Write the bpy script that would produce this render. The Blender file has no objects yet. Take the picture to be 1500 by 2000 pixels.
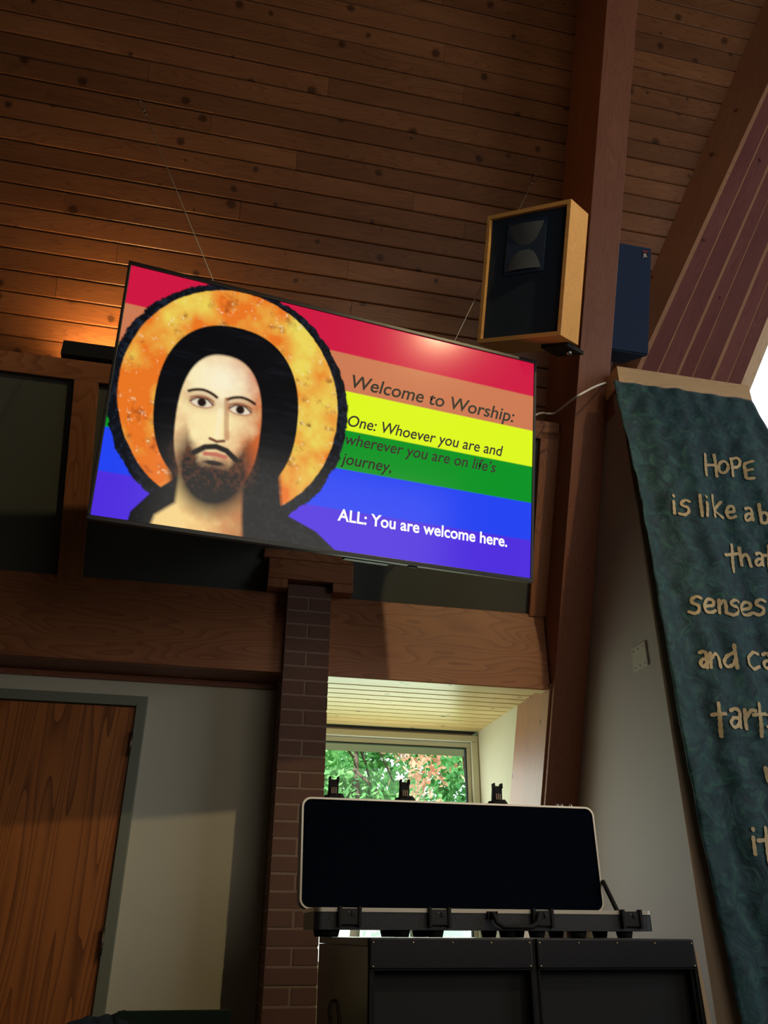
import bpy, bmesh, math, random
import numpy as np
from mathutils import Matrix, Vector
random.seed(7); rng = np.random.RandomState(3)
SC = bpy.context.scene; COL = SC.collection
# ---------------------------------------------------------------- camera
F = 1600.0; PITCH = math.radians(27.3); YAW = math.radians(12.3); ROLL = math.radians(0.28); EYE = 1.1
cs, sn = math.cos, math.sin
FWD = np.array([cs(PITCH)*sn(YAW), cs(PITCH)*cs(YAW), sn(PITCH)])
RGT = np.array([cs(YAW), -sn(YAW), 0.]); UPV = np.cross(RGT, FWD)
R2 = RGT*cs(ROLL)+UPV*sn(ROLL); U2 = UPV*cs(ROLL)-RGT*sn(ROLL)
CAM = np.array([0, 0, EYE])
cd = bpy.data.cameras.new('camera'); co = bpy.data.objects.new('camera', cd); COL.objects.link(co)
cd.sensor_fit = 'VERTICAL'; cd.sensor_height = 36.0; cd.lens = F/2000*36; cd.clip_end = 300
co.matrix_world = Matrix(((R2[0], U2[0], -FWD[0], 0), (R2[1], U2[1], -FWD[1], 0), (R2[2], U2[2], -FWD[2], EYE), (0, 0, 0, 1)))
SC.camera = co
# ---------------------------------------------------------------- world, lights, exposure
wd = bpy.data.worlds.new('sky'); SC.world = wd; wd.use_nodes = True
bg = wd.node_tree.nodes['Background']; bg.inputs[0].default_value = (0.80, 0.92, 1.0, 1); bg.inputs[1].default_value = 2.6
SC.view_settings.view_transform = 'Standard'; SC.view_settings.look = 'None'
SC.view_settings.gamma = 1; SC.view_settings.exposure = 0; SC.view_settings.use_curve_mapping = False
def light(name, kind, loc, target, energy, color, size=1., size_y=None, spot=None, blend=.3):
    l = bpy.data.lights.new(name, kind); o = bpy.data.objects.new(name, l); COL.objects.link(o)
    o.location = loc; o.rotation_euler = (Vector(target)-Vector(loc)).to_track_quat('-Z', 'Y').to_euler()
    l.energy = energy; l.color = color
    if kind == 'AREA':
        l.size = size
        if size_y: l.shape = 'RECTANGLE'; l.size_y = size_y
    elif kind == 'SPOT':
        l.shadow_soft_size = size; l.spot_size = spot; l.spot_blend = blend
    return o
light('daylight_right', 'AREA', (6.2, 0.2, 3.2), (0.5, 3.0, 3.0), 95, (.84, .90, 1.0), 3.0, 4.0)
light('fill_rear', 'AREA', (2.2, -1.4, 2.6), (1.2, 4, 3.4), 27, (1.0, .92, .80), 3.0, 1.5)  # added fill from behind the camera, no window built there
light('house_spot', 'SPOT', (2.95, -0.6, 4.9), (-.35, 4.2, 2.0), 225, (1.0, .77, .40), .05, spot=math.radians(50), blend=.6)
light('window_daylight', 'AREA', (1.15, 5.34, 1.65), (1.15, 3.0, 2.3), 12, (.92, 1.0, .84), 1.1, 1.0)
light('sun', 'SUN', (0, 0, 20), (.35, .55, 19.2), 9, (1, .95, .86), 1)

# ---------------------------------------------------------------- geometry of the view
def ray(x, y): return FWD + R2*(x-750)/F - U2*(y-1000)/F
def onY(x, y, Y): r = ray(x, y); return CAM + r*(Y/r[1])
def onX(x, y, X): r = ray(x, y); return CAM + r*(X/r[0])
def onP(x, y, n, p0): r = ray(x, y); return CAM + r*(((p0-CAM)@n)/(r@n))
TH = math.radians(66)
SLOPE = np.array([0, -cs(TH), sn(TH)])          # up the roof slope
OUT = np.array([0, sn(TH), cs(TH)])             # out of the room
FP = np.array([0, 4.15, 2.70]); CP = FP + OUT*.25
AX, AY, AZ = np.eye(3)
# ---------------------------------------------------------------- object helpers
W = {}
def put(o, M=None, parent=None):
    COL.objects.link(o); M = M or Matrix.Identity(4); W[o.name] = M
    if parent is not None:
        o.parent = parent; o.matrix_parent_inverse = W[parent.name].inverted()
    o.matrix_basis = M
    return o
def tag(o, label=None, cat=None, group=None, kind=None):
    if label: o['label'] = label
    if cat: o['category'] = cat
    if group: o['group'] = group
    if kind: o['kind'] = kind
    return o
def empty(name, loc, label=None, cat=None, group=None, kind=None):
    o = bpy.data.objects.new(name, None); o.empty_display_size = .1
    put(o, Matrix.Translation(Vector(loc))); return tag(o, label, cat, group, kind)
def frame(o, x, y, z):
    return Matrix(((x[0], y[0], z[0], o[0]), (x[1], y[1], z[1], o[1]), (x[2], y[2], z[2], o[2]), (0, 0, 0, 1)))
def unit(v): v = np.array(v, float); return v/np.linalg.norm(v)
def mesh(name, verts, faces, mat, parent=None, M=None, smooth=False, bevel=0, mats=None, fm=None):
    me = bpy.data.meshes.new(name); me.from_pydata([tuple(map(float, v)) for v in verts], [], faces)
    if mats:
        for m in mats: me.materials.append(m)
        if fm: me.polygons.foreach_set('material_index', fm)
    else: me.materials.append(mat)
    if smooth: me.polygons.foreach_set('use_smooth', [True]*len(me.polygons))
    me.update()
    bm = bmesh.new(); bm.from_mesh(me); bmesh.ops.recalc_face_normals(bm, faces=bm.faces)
    if bevel: bmesh.ops.bevel(bm, geom=list(bm.edges), offset=bevel, segments=2, affect='EDGES', profile=.6)
    bm.to_mesh(me); bm.free()
    o = bpy.data.objects.new(name, me); return put(o, M, parent)
BOXF = [(0, 1, 3, 2), (4, 6, 7, 5), (0, 4, 5, 1), (2, 3, 7, 6), (0, 2, 6, 4), (1, 5, 7, 3)]
def boxv(a, b): return [(x, y, z) for x in (a[0], b[0]) for y in (a[1], b[1]) for z in (a[2], b[2])]
def box(name, a, b, mat, parent=None, bevel=0, M=None):
    """axis aligned box; the mesh gets its own origin at the middle"""
    a = np.array(a, float); b = np.array(b, float); c = (a+b)/2
    if M is None: M = Matrix.Translation(Vector(c)); a = a-c; b = b-c
    return mesh(name, boxv(a, b), BOXF, mat, parent, M, bevel=bevel)
def hexa(name, P, Q, mat, parent=None, bevel=0, gx=None):
    """solid between quad P and quad Q (world points); local X axis along gx for the grain"""
    P = [np.array(p, float) for p in P]; Q = [np.array(p, float) for p in Q]
    c = sum(P)/len(P); x = unit(gx if gx is not None else P[1]-P[0]); t = P[3]-P[0] if len(P) > 3 else P[2]-P[0]
    if abs(unit(t)@x) > .9: t = P[1]-P[0]
    z = unit(np.cross(x, t)); y = np.cross(z, x)
    L = lambda p: ((p-c)@x, (p-c)@y, (p-c)@z)
    n = len(P); v = [L(p) for p in P]+[L(q) for q in Q]
    f = [tuple(range(n)), tuple(range(n, 2*n))]+[(i, (i+1) % n, n+(i+1) % n, n+i) for i in range(n)]
    return mesh(name, v, f, mat, parent, frame(c, x, y, z), bevel=bevel)
def slab(name, P, d, mat, parent=None, bevel=0, gx=None):
    return hexa(name, P, [np.array(p)+np.array(d) for p in P], mat, parent, bevel, gx)
def tube(name, pts, r, mat, parent=None, n=8, closed=False):
    pts = [np.array(p, float) for p in pts]; v = []; f = []; m = len(pts); up = None
    for i, p in enumerate(pts):
        if closed: t = unit(pts[(i+1) % m]-pts[i-1])
        else: t = unit(pts[min(i+1, m-1)]-pts[max(i-1, 0)])
        if up is None: up = unit(np.cross(t, [.3, .2, 1] if abs(t[2]) < .9 else [1, .1, 0]))
        a = unit(up-t*(up@t)); up = a; b = np.cross(t, a)
        rr = r[i] if hasattr(r, '__len__') else r
        v += [p+rr*(a*cs(2*math.pi*k/n)+b*sn(2*math.pi*k/n)) for k in range(n)]
    for i in range(m if closed else m-1):
        j = (i+1) % m
        f += [(i*n+k, i*n+(k+1) % n, j*n+(k+1) % n, j*n+k) for k in range(n)]
    if not closed: f += [tuple(range(n)), tuple(range((m-1)*n, m*n))]
    c = pts[0]; return mesh(name, [p-c for p in v], f, mat, parent, Matrix.Translation(Vector(c)), smooth=True)
def lathe(name, prof, c, ax, mat, parent=None, n=20):
    """prof: (radius, height) along axis ax from c"""
    z = unit(ax); x = unit(np.cross(z, [0, 0, 1] if abs(z[2]) < .9 else [1, 0, 0])); y = np.cross(z, x)
    v = [(r*cs(2*math.pi*k/n), r*sn(2*math.pi*k/n), h) for r, h in prof for k in range(n)]
    f = [(i*n+k, i*n+(k+1) % n, (i+1)*n+(k+1) % n, (i+1)*n+k) for i in range(len(prof)-1) for k in range(n)]
    f += [tuple(range(n)), tuple(range((len(prof)-1)*n, len(prof)*n))]
    return mesh(name, v, f, mat, parent, frame(c, x, y, z), smooth=True)
# ---------------------------------------------------------------- materials
def srgb(*c):
    return tuple(((v/255)/12.92 if v/255 <= .04045 else ((v/255+.055)/1.055)**2.4) for v in c)+(1,)
def newmat(name):
    m = bpy.data.materials.new(name); m.use_nodes = True; nt = m.node_tree
    return m, nt, nt.nodes['Principled BSDF']
def plain(name, col, rough=.5, metal=0, bump=0, bscale=200, var=0, spec=.5):
    m, nt, b = newmat(name); N, L = nt.nodes, nt.links
    b.inputs['Base Color'].default_value = col; b.inputs['Roughness'].default_value = rough
    b.inputs['Metallic'].default_value = metal; b.inputs['Specular IOR Level'].default_value = spec
    tc = N.new('ShaderNodeTexCoord')
    if var:
        no = N.new('ShaderNodeTexNoise'); no.inputs['Scale'].default_value = 6; no.inputs['Detail'].default_value = 5
        L.new(tc.outputs['Object'], no.inputs['Vector'])
        mx = N.new('ShaderNodeMix'); mx.data_type = 'RGBA'; L.new(no.outputs[0], mx.inputs[0])
        mx.inputs[6].default_value = tuple(c*(1-var) for c in col[:3])+(1,); mx.inputs[7].default_value = tuple(min(1, c*(1+var)) for c in col[:3])+(1,)
        L.new(mx.outputs[2], b.inputs['Base Color'])
    if bump:
        n2 = N.new('ShaderNodeTexNoise'); n2.inputs['Scale'].default_value = bscale; n2.inputs['Detail'].default_value = 3
        L.new(tc.outputs['Object'], n2.inputs['Vector'])
        bp = N.new('ShaderNodeBump'); bp.inputs['Strength'].default_value = bump; bp.inputs['Distance'].default_value = .003
        L.new(n2.outputs[0], bp.inputs['Height']); L.new(bp.outputs[0], b.inputs['Normal'])
    return m
def wood(name, c1, c2, cdark, knots=.0, rough=.42, ring=1., fig=6., var=.25, kscale=3.4, spec=.4, cath=.45, lng=.55):
    """grain along local X"""
    m, nt, b = newmat(name); N, L = nt.nodes, nt.links
    def nd(t, **k):
        n = N.new(t)
        for a, v in k.items(): setattr(n, a, v)
        return n
    tc = nd('ShaderNodeTexCoord'); oi = nd('ShaderNodeObjectInfo')
    off = nd('ShaderNodeVectorMath', operation='SCALE'); off.inputs[0].default_value = (13.1, 7.7, 3.3)
    ml = nd('ShaderNodeMath', operation='MULTIPLY'); ml.inputs[1].default_value = 9; L.new(oi.outputs['Random'], ml.inputs[0]); L.new(ml.outputs[0], off.inputs['Scale'])
    add = nd('ShaderNodeVectorMath', operation='ADD'); L.new(tc.outputs['Object'], add.inputs[0]); L.new(off.outputs[0], add.inputs[1])
    # cathedral figure: distorted bands
    mp = nd('ShaderNodeMapping'); mp.inputs['Scale'].default_value = (lng, fig, fig); L.new(add.outputs[0], mp.inputs[0])
    n1 = nd('ShaderNodeTexNoise'); n1.inputs['Scale'].default_value = 1.3; n1.inputs['Detail'].default_value = 2.0; L.new(mp.outputs[0], n1.inputs['Vector'])
    bands = nd('ShaderNodeMath', operation='MULTIPLY'); bands.inputs[1].default_value = 26*ring; L.new(n1.outputs[0], bands.inputs[0])
    fr = nd('ShaderNodeMath', operation='FRACT'); L.new(bands.outputs[0], fr.inputs[0])
    pw = nd('ShaderNodeMath', operation='POWER'); pw.inputs[1].default_value = 3; L.new(fr.outputs[0], pw.inputs[0])
    # fine fibre
    mf = nd('ShaderNodeMapping'); mf.inputs['Scale'].default_value = (6, 160, 160); L.new(add.outputs[0], mf.inputs[0])
    n2 = nd('ShaderNodeTexNoise'); n2.inputs['Scale'].default_value = 1; n2.inputs['Detail'].default_value = 3; L.new(mf.outputs[0], n2.inputs['Vector'])
    # broad tone
    n3 = nd('ShaderNodeTexNoise'); n3.inputs['Scale'].default_value = 1.6; n3.inputs['Detail'].default_value = 3
    mb = nd('ShaderNodeMapping'); mb.inputs['Scale'].default_value = (.8, 3, 3); L.new(add.outputs[0], mb.inputs[0]); L.new(mb.outputs[0], n3.inputs['Vector'])
    ad = nd('ShaderNodeMath', operation='MULTIPLY_ADD'); L.new(n2.outputs[0], ad.inputs[0]); ad.inputs[1].default_value = .35; L.new(n3.outputs[0], ad.inputs[2])
    sb = nd('ShaderNodeMapRange'); sb.inputs[1].default_value = .4; sb.inputs[2].default_value = .95; L.new(ad.outputs[0], sb.inputs[0])
    mx = nd('ShaderNodeMix', data_type='RGBA'); L.new(sb.outputs[0], mx.inputs[0]); mx.inputs[6].default_value = c1; mx.inputs[7].default_value = c2
    mfac = nd('ShaderNodeMath', operation='MULTIPLY'); mfac.inputs[1].default_value = cath; L.new(pw.outputs[0], mfac.inputs[0])
    mx2 = nd('ShaderNodeMix', data_type='RGBA'); L.new(mfac.outputs[0], mx2.inputs[0]); L.new(mx.outputs[2], mx2.inputs[6]); mx2.inputs[7].default_value = cdark
    # per object tint
    mr = nd('ShaderNodeMapRange'); mr.inputs[3].default_value = 1-var; mr.inputs[4].default_value = 1+var; L.new(oi.outputs['Random'], mr.inputs[0])
    hs = nd('ShaderNodeHueSaturation'); L.new(mr.outputs[0], hs.inputs['Value']); L.new(mx2.outputs[2], hs.inputs['Color'])
    out = hs.outputs[0]
    if knots:
        mk = nd('ShaderNodeMapping'); mk.inputs['Scale'].default_value = (1, 1, 0); L.new(add.outputs[0], mk.inputs[0])
        nk = nd('ShaderNodeTexNoise'); nk.inputs['Scale'].default_value = 30; L.new(tc.outputs['Object'], nk.inputs['Vector'])
        sc = nd('ShaderNodeVectorMath', operation='MULTIPLY_ADD'); L.new(nk.outputs['Color'], sc.inputs[0]); sc.inputs[1].default_value = (.02, .02, 0); L.new(mk.outputs[0], sc.inputs[2])
        vo = nd('ShaderNodeTexVoronoi'); vo.voronoi_dimensions = '2D'; vo.inputs['Scale'].default_value = kscale; L.new(sc.outputs[0], vo.inputs['Vector'])
        sep = nd('ShaderNodeSeparateColor'); L.new(vo.outputs['Color'], sep.inputs[0])
        rad = nd('ShaderNodeMath', operation='MULTIPLY'); rad.inputs[1].default_value = knots; L.new(sep.outputs[0], rad.inputs[0])
        dv = nd('ShaderNodeMath', operation='DIVIDE'); L.new(vo.outputs['Distance'], dv.inputs[0]); L.new(rad.outputs[0], dv.inputs[1])
        rp = nd('ShaderNodeValToRGB'); L.new(dv.outputs[0], rp.inputs[0]); e = rp.color_ramp.elements
        e[0].position = .0; e[0].color = (.95, .95, .95, 1); e[1].position = 1.0; e[1].color = (0, 0, 0, 1)
        for p_, v_ in ((.35, .55), (.5, .9), (.62, .45), (.8, .25)):
            k = e.new(p_); k.color = (v_, v_, v_, 1)
        mk2 = nd('ShaderNodeMix', data_type='RGBA'); L.new(rp.outputs[0], mk2.inputs[0]); L.new(out, mk2.inputs[6]); mk2.inputs[7].default_value = tuple(c*.22 for c in cdark[:3])+(1,)
        out = mk2.outputs[2]
    L.new(out, b.inputs['Base Color'])
    b.inputs['Roughness'].default_value = rough; b.inputs['Specular IOR Level'].default_value = spec
    bp = nd('ShaderNodeBump'); bp.inputs['Strength'].default_value = .18; bp.inputs['Distance'].default_value = .002
    L.new(n2.outputs[0], bp.inputs['Height']); L.new(bp.outputs[0], b.inputs['Normal'])
    return m
def emis(name, col, s): 
    m, nt, b = newmat(name); b.inputs['Base Color'].default_value = (0, 0, 0, 1)
    b.inputs['Emission Color'].default_value = col; b.inputs['Emission Strength'].default_value = s; return m
M_ceil = wood('stained pine boards', srgb(122, 76, 46), srgb(150, 98, 60), srgb(84, 48, 28), knots=.125, rough=.38, var=.22)
M_fir = wood('fir beam', srgb(160, 100, 64), srgb(182, 120, 78), srgb(122, 66, 42), rough=.45, var=.06, fig=3.2, ring=1.0, cath=.6)
M_raft = wood('glulam', srgb(140, 86, 62), srgb(160, 102, 74), srgb(104, 58, 44), rough=.45, var=.04, fig=9, knots=.02)
M_valley = wood('glulam light face', srgb(156, 104, 72), srgb(172, 120, 84), srgb(120, 74, 52), rough=.45, var=.05, fig=9, knots=.06, kscale=2.6)
M_red = wood('cedar red', srgb(118, 66, 60), srgb(140, 84, 74), srgb(92, 50, 48), rough=.7, spec=.2, var=.12, fig=7, knots=.05, kscale=2.6)
M_sap = wood('cedar sapwood', srgb(170, 120, 90), srgb(186, 138, 100), srgb(140, 92, 70), rough=.7, spec=.2, var=.08, fig=7)
M_led = wood('pale fir', srgb(228, 186, 136), srgb(238, 200, 150), srgb(200, 152, 104), rough=.45, var=.03, fig=5)
M_sof = wood('pale pine soffit', srgb(206, 178, 118), srgb(222, 196, 138), srgb(176, 140, 86), knots=.09, rough=.35, var=.06, kscale=4)
M_oak = wood('oak veneer', srgb(168, 98, 44), srgb(184, 112, 54), srgb(96, 50, 22), rough=.5, var=0, fig=3.2, ring=1.0, cath=.8, lng=.22)
M_birch = wood('birch ply', srgb(214, 160, 92), srgb(226, 174, 104), srgb(194, 138, 78), rough=.4, var=0, fig=4, ring=.5)
M_ply = plain('tan edge', srgb(190, 160, 120), .6, var=.1)
M_wall = plain('cream paint', srgb(206, 200, 178), .75, bump=.12, bscale=160, var=.02)
M_dry = plain('greyish white paint', srgb(176, 160, 154), .7, bump=.15, bscale=120, var=.03)
M_tanwall = plain('tan paint', srgb(170, 146, 122), .7, var=.03)
M_dark = plain('dark gap', srgb(22, 15, 11), .9)
M_floor = plain('carpet', srgb(60, 62, 58), .95, bump=.3)
M_far = plain('far wall', srgb(120, 96, 74), .8)
M_frameg = plain('grey green enamel', srgb(122, 126, 108), .5)
M_fabric = plain('charcoal fabric', srgb(92, 94, 86), .95, bump=.5, bscale=500, var=.06)
M_blk = plain('black plastic', srgb(16, 16, 17), .35)
M_blkm = plain('matt black', srgb(12, 12, 13), .75)
M_steel = plain('steel', srgb(190, 186, 176), .3, 1)
M_wire = plain('wire rope', srgb(205, 196, 176), .4, .3)
M_brass = plain('brass screw', srgb(214, 190, 140), .3, 1)
M_hinge = plain('bronze hinge', srgb(110, 96, 80), .4, .9)
M_white = plain('white cable', srgb(225, 220, 210), .5)
M_grille = plain('blue black grille cloth', srgb(38, 54, 72), .85, bump=.6, bscale=900, spec=.3)
M_grille2 = plain('navy grille', srgb(44, 62, 90), .75, bump=.6, bscale=900, spec=.3)
M_horn = plain('horn', srgb(90, 98, 106), .45)
M_foam = plain('black foam', srgb(5, 11, 22), 1, bump=.5, bscale=90, spec=.05)
M_case = plain('case shell', srgb(34, 36, 42), .42, bump=.3, bscale=400)
M_alu = plain('aluminium valance', srgb(205, 196, 180), .35, .85)
M_cab = plain('black laminate', srgb(20, 22, 30), .3, bump=.1, bscale=300)
M_cabin = plain('cabinet inside', srgb(14, 13, 14), .7)
M_cabside = plain('glossy black side', srgb(30, 32, 34), .22)
M_mortar = plain('mortar', srgb(142, 118, 98), .9, bump=.5)
M_brick = plain('brown brick', srgb(108, 74, 58), .8, bump=.8, bscale=120, var=.25)
M_vinyl = plain('white window frame', srgb(216, 214, 196), .45)
M_fascia = plain('fascia', srgb(196, 150, 138), .6)
M_ivory = plain('painted plate', srgb(196, 184, 172), .55)
# ---------------------------------------------------------------- structure
ZH = 2.30                                        # underside of header beam
S_R = ('X', )
RX0, RX1 = 1.85, 2.04                            # rafter sides
YW, YC = 4.40, 3.3143                            # door wall, banner wall
floor_ = tag(box('floor', (-5, -3.2, -.1), (7, 7.5, 0), M_floor), kind='structure')
ZR = 9.6
sR = (ZR-CP[2])/sn(TH); PR = CP+SLOPE*sR          # ridge
VA = onP(1495, 0, OUT, CP); VB = onP(1190, 728, OUT, CP)
vdx = (VA[0]-VB[0])/((VA-VB)@SLOPE)
vx = lambda s: VB[0]+(s-(VB-CP)@SLOPE)*vdx+.10
ceil = slab('ceiling', [np.array([-5, 0, 0])+CP+SLOPE*.85, np.array([vx(.85), 0, 0])+CP+SLOPE*.85, np.array([vx(sR), 0, 0])+PR, np.array([-5, 0, 0])+PR], OUT*.12, M_dark)
W_ = OUT*.03
ceil.location += Vector(W_); W[ceil.name] = Matrix.Translation(Vector(W_)) @ W[ceil.name]; tag(ceil, kind='structure')
yb = PR[1]-(PR[1]+3.2)
slab('ceiling_rear', [(-5, PR[1]+.0, ZR), (7, PR[1], ZR), (7, -2.9, 2.2), (-5, -2.9, 2.2)], (0, -.1, .04), M_far)['kind'] = 'structure'
box('wall_rear', (-5, -3.0, 0), (7, -2.85, 2.4), M_far)['kind'] = 'structure'
box('wall_left', (-5.1, -3, 0), (-4.9, 5, ZR+.2), M_far)['kind'] = 'structure'
# right gable, solid; daylight_right is an area lamp added inside it
box('wall_right', (6.6, -3, 0), (6.8, 6.5, ZR+.2), M_far)['kind'] = 'structure'
# door wall
box('wall_door', (-5, YW, 0), (.37, YW+.12, 2.72), M_wall)['kind'] = 'structure'
# --- ceiling planks
SP = .1195; S0 = 1.2837-SP*12
CH = [(0, 0), (SP, 0)]
def plank(x0, x1, s, slant=None, mat=M_ceil, w=SP, parent=ceil):
    g = .0022; bv = .006; th = .02; h = w-2*g; L = x1-x0
    prof = [(0, -th), (0, -bv), (bv, 0), (h-bv, 0), (h, -bv), (h, -th)]     # (up slope, toward room)
    sl = slant or (lambda t: 0)
    v = [(0+.0008, y, z) for y, z in prof]+[(L-.0008+sl(y), y, z) for y, z in prof]; n = 6
    f = [tuple(range(n)), tuple(range(n, 2*n))]+[(i, (i+1) % n, n+(i+1) % n, n+i) for i in range(n)]
    o = CP+SLOPE*(s+g)+np.array([x0, 0, 0])-OUT*(random.uniform(-.0012, .0012))
    return mesh('plank', v, f, mat, parent, frame(o, AX, SLOPE, -OUT))
for r in range(10, 44):
    s = S0+r*SP
    if r < 38:
        xs = [-2.7]; 
        x = -2.7+random.uniform(.4, 4.6)
        while x < RX0-.3: xs.append(x); x += random.uniform(2.0, 4.5)
        if r == 14: xs = [-2.7, -1.03]
        xs.append(RX0+.01)
        for a, b in zip(xs, xs[1:]): plank(a, b, s)
    xe = VB[0]+((s)-(VB-CP)@SLOPE)*vdx
    if r >= 14 and r < 42: plank(RX1-.01, xe+.06, s, lambda t: t*vdx)
# --- glulam rafter
def raft_pt(x, off, s): return FP+np.array([x, 0, 0])-OUT*off+SLOPE*s
r0 = -(FP[2])/sn(TH)+.1; r1 = 6.6
rafter = hexa('roof_rafter', [raft_pt(RX0, .2, r0), raft_pt(RX0, .2, r1), raft_pt(RX1, .2, r1), raft_pt(RX1, .2, r0)],
     [raft_pt(RX0, -.28, r0), raft_pt(RX0, -.28, r1), raft_pt(RX1, -.28, r1), raft_pt(RX1, -.28, r0)], M_raft, bevel=.004, gx=SLOPE)
tag(rafter, 'tall leaning glulam timber rafter between the wooden loudspeaker and the white side wall', 'beam')
# --- header beam over door wall and window bay
hdr = empty('header_beam', (0.4, 4.2, 0), 'long wide fir header beam running above the door and the window', 'beam')
yh = 4.15
box('beam_face', (-3.2, yh, ZH), (.375, yh+.06, 2.735), M_fir, hdr, .003)
box('beam_face', (.60, yh, ZH), (RX0-.005, yh+.06, 2.735), M_fir, hdr, .003)
box('beam_soffit', (-3.2, yh+.06, ZH), (.37, YW, ZH+.035), M_raft, hdr)
box('edge_strip', (-3.2, YW-.025, ZH-.03), (.37, YW-.002, ZH-.002), M_raft, hdr)
box('beam_core', (-3.2, yh+.06, ZH+.036), (.365, YW-.005, 2.70), M_dark, hdr); box('beam_core', (.61, yh+.06, ZH+.06), (RX0-.005, YW-.01, 2.70), M_dark, hdr)
# --- sloped panel frame above header
pf = empty('panel_frame', (-.9, 4.1, 2.72), 'sloping fir frame with charcoal fabric panels above the header beam', 'panel')
def fpt(x, y, off=0.): return onP(x, y, OUT, FP-OUT*off)
def fslab(name, q, mat, th=.035, off=0., gx=None, bevel=.002): 
    P = [fpt(*p, off=off) for p in q]; return slab(name, P, OUT*th, mat, pf, bevel, gx)
s_t0 = (onP(0, 683, OUT, FP)-FP)@SLOPE; s_t1 = (onP(145, 741, OUT, FP)-FP)@SLOPE
def fb(name, x0, x1, s0, s1, mat, off=0., th=.04, gx=None, bevel=.002, par=pf):
    q = [FP-OUT*off+SLOPE*s+np.array([x, 0, 0]) for x, s in ((x0, s0), (x1, s0), (x1, s1), (x0, s1))]
    return slab(name, q, OUT*th, mat, par, bevel, gx if gx is not None else AX)
fb('top_rail', -3.2, RX0-.004, s_t1, s_t0, M_fir, th=.06)
fslab('mullion', [(110, 1139), (158, 1142), (192, 747), (145, 741)], M_fir, gx=SLOPE)
fslab('mullion', [(1034, 1203), (1066, 1205), (1096, 845), (1057, 843)], M_fir, gx=SLOPE)
fb('mullion', -2.35, -2.22, .03, s_t1, M_fir, gx=SLOPE)
for a, b in ((-3.2, -2.3), (-2.3, -.82), (-.80, .48), (.49, RX0-.01)): fb('fabric_panel', a, b, -.02, s_t1+.03, M_fabric, off=-.035, th=.03, bevel=0)
fb('backing', -3.2, RX0-.004, -.1, s_t0-.01, M_dark, off=-.07, th=.17, bevel=0)
# --- wooden surround on top of the brick pier
sur = empty('pier_surround', (.5, 4.12, 2.7), 'fir trim collar fitted around the top of the brick pier', 'trim')
yp = 4.07
def ypanel(name, q, y, th, mat, par, gx=None, bevel=.002): return slab(name, [onY(*p, y) for p in q], (0, th, 0), mat, par, bevel, gx)
bt = onY(565, 1132, yp)[2]
c0 = onY(521, 1084, yp); c1 = onY(691, 1094, yp)
xL, xR = onY(527, 1086, yp)[0], onY(690, 1130, yp)[0]
bx0, bx1 = .37, .605
box('cap_board', (xL, yp, bt+.005), (xR, yp+.16, bt+.118), M_fir, sur, .003)
box('cap_lip', (xL-.030, yp-.004, bt+.119), (xR-.004, yp+.16, bt+.17), M_fir, sur, .002)
slab('side_board', [(xL, yp, 2.737), (bx0-.006, yp, 2.737), (bx0-.006, yp, bt+.003), (xL, yp, bt+.003)], (0, .12, 0), M_fir, sur, .002, AZ)
slab('side_board', [(bx1+.003, yp, 2.737), (xR, yp, 2.737), (xR, yp, bt+.003), (bx1+.003, yp, bt+.003)], (0, .12, 0), M_fir, sur, .002, AZ)
# --- brick pier
bp_ = empty('brick_pier', (.49, 4.25, 0), 'narrow brown brick pier standing between the cream wall and the window bay', 'pillar')
box('mortar_core', (bx0+.003, 4.1035, 0), (bx1-.003, 4.50, bt-.02), M_mortar, bp_)
ch = .0752; zt = bt-.012; bsh = {}
for k in range(37):
    z1 = zt-k*ch; z0 = z1-ch+.011
    if z0 < .02: break
    if k % 2 == 0: spans = [(bx0, bx1)]
    else: spans = [(bx0, (bx0+bx1)/2-.006), ((bx0+bx1)/2+.006, bx1)]
    for a, b in spans:
        jx = random.uniform(-.0015, .0015)
        box('brick', (a, 4.10+random.uniform(-.001, .002), z0), (b, 4.20, z1), M_brick, bp_, .002)
    for y0, y1 in ([(4.21, 4.30), (4.31, 4.40)] if k % 2 == 0 else [(4.21, 4.40)]):
        for a, b in ((bx0+.0005, bx0+.05), (bx1-.05, bx1-.0005)):
            if a > .5 and k < 7: continue
            box('brick', (a, y0, z0), (b, y1, z1), M_brick, bp_, .002)
# --- window bay
YG = 5.42
wn = empty('window_1', (1.1, YG, 1.0), kind='structure')
wx0, wx1, wz0, wz1 = .45, 1.835, .93, 2.305
soff = box('ceiling_bay', (.45, 4.21, ZH+.045), (RX0, YG+.1, ZH+.10), M_dark); soff['kind'] = 'structure'
nb = 12; d = (YG-.03-4.215)/nb
for k in range(nb):
    y0 = 4.215+k*d; zq = ZH+.032
    o = mesh('plank', [(x, y, z) for x in (0, RX0-.455) for y, z in ((0, .012), (0, .006), (.006, 0), (d-.010, 0), (d-.004, .006), (d-.004, .012))],
         [tuple(range(6)), tuple(range(6, 12))]+[(i, (i+1) % 6, 6+(i+1) % 6, 6+i) for i in range(6)], M_sof, soff, frame((.455, y0, zq), AX, AY, AZ))
box('trim_1', (.60, 4.155, ZH-.004), (RX0-.03, 4.215, ZH+.03), M_sof)['kind'] = 'structure'
box('wall_bay_right', (RX0-.012, 4.5, 0), (RX0+.12, YG+.1, ZH+.04), M_wall)['kind'] = 'structure'
box('wall_bay_left', (.37, 4.5, 0), (.47, YG+.1, ZH+.04), M_wall)['kind'] = 'structure'
box('wall_bay_below', (.45, YG, 0), (RX0, YG+.1, wz0), M_wall)['kind'] = 'structure'
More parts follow.
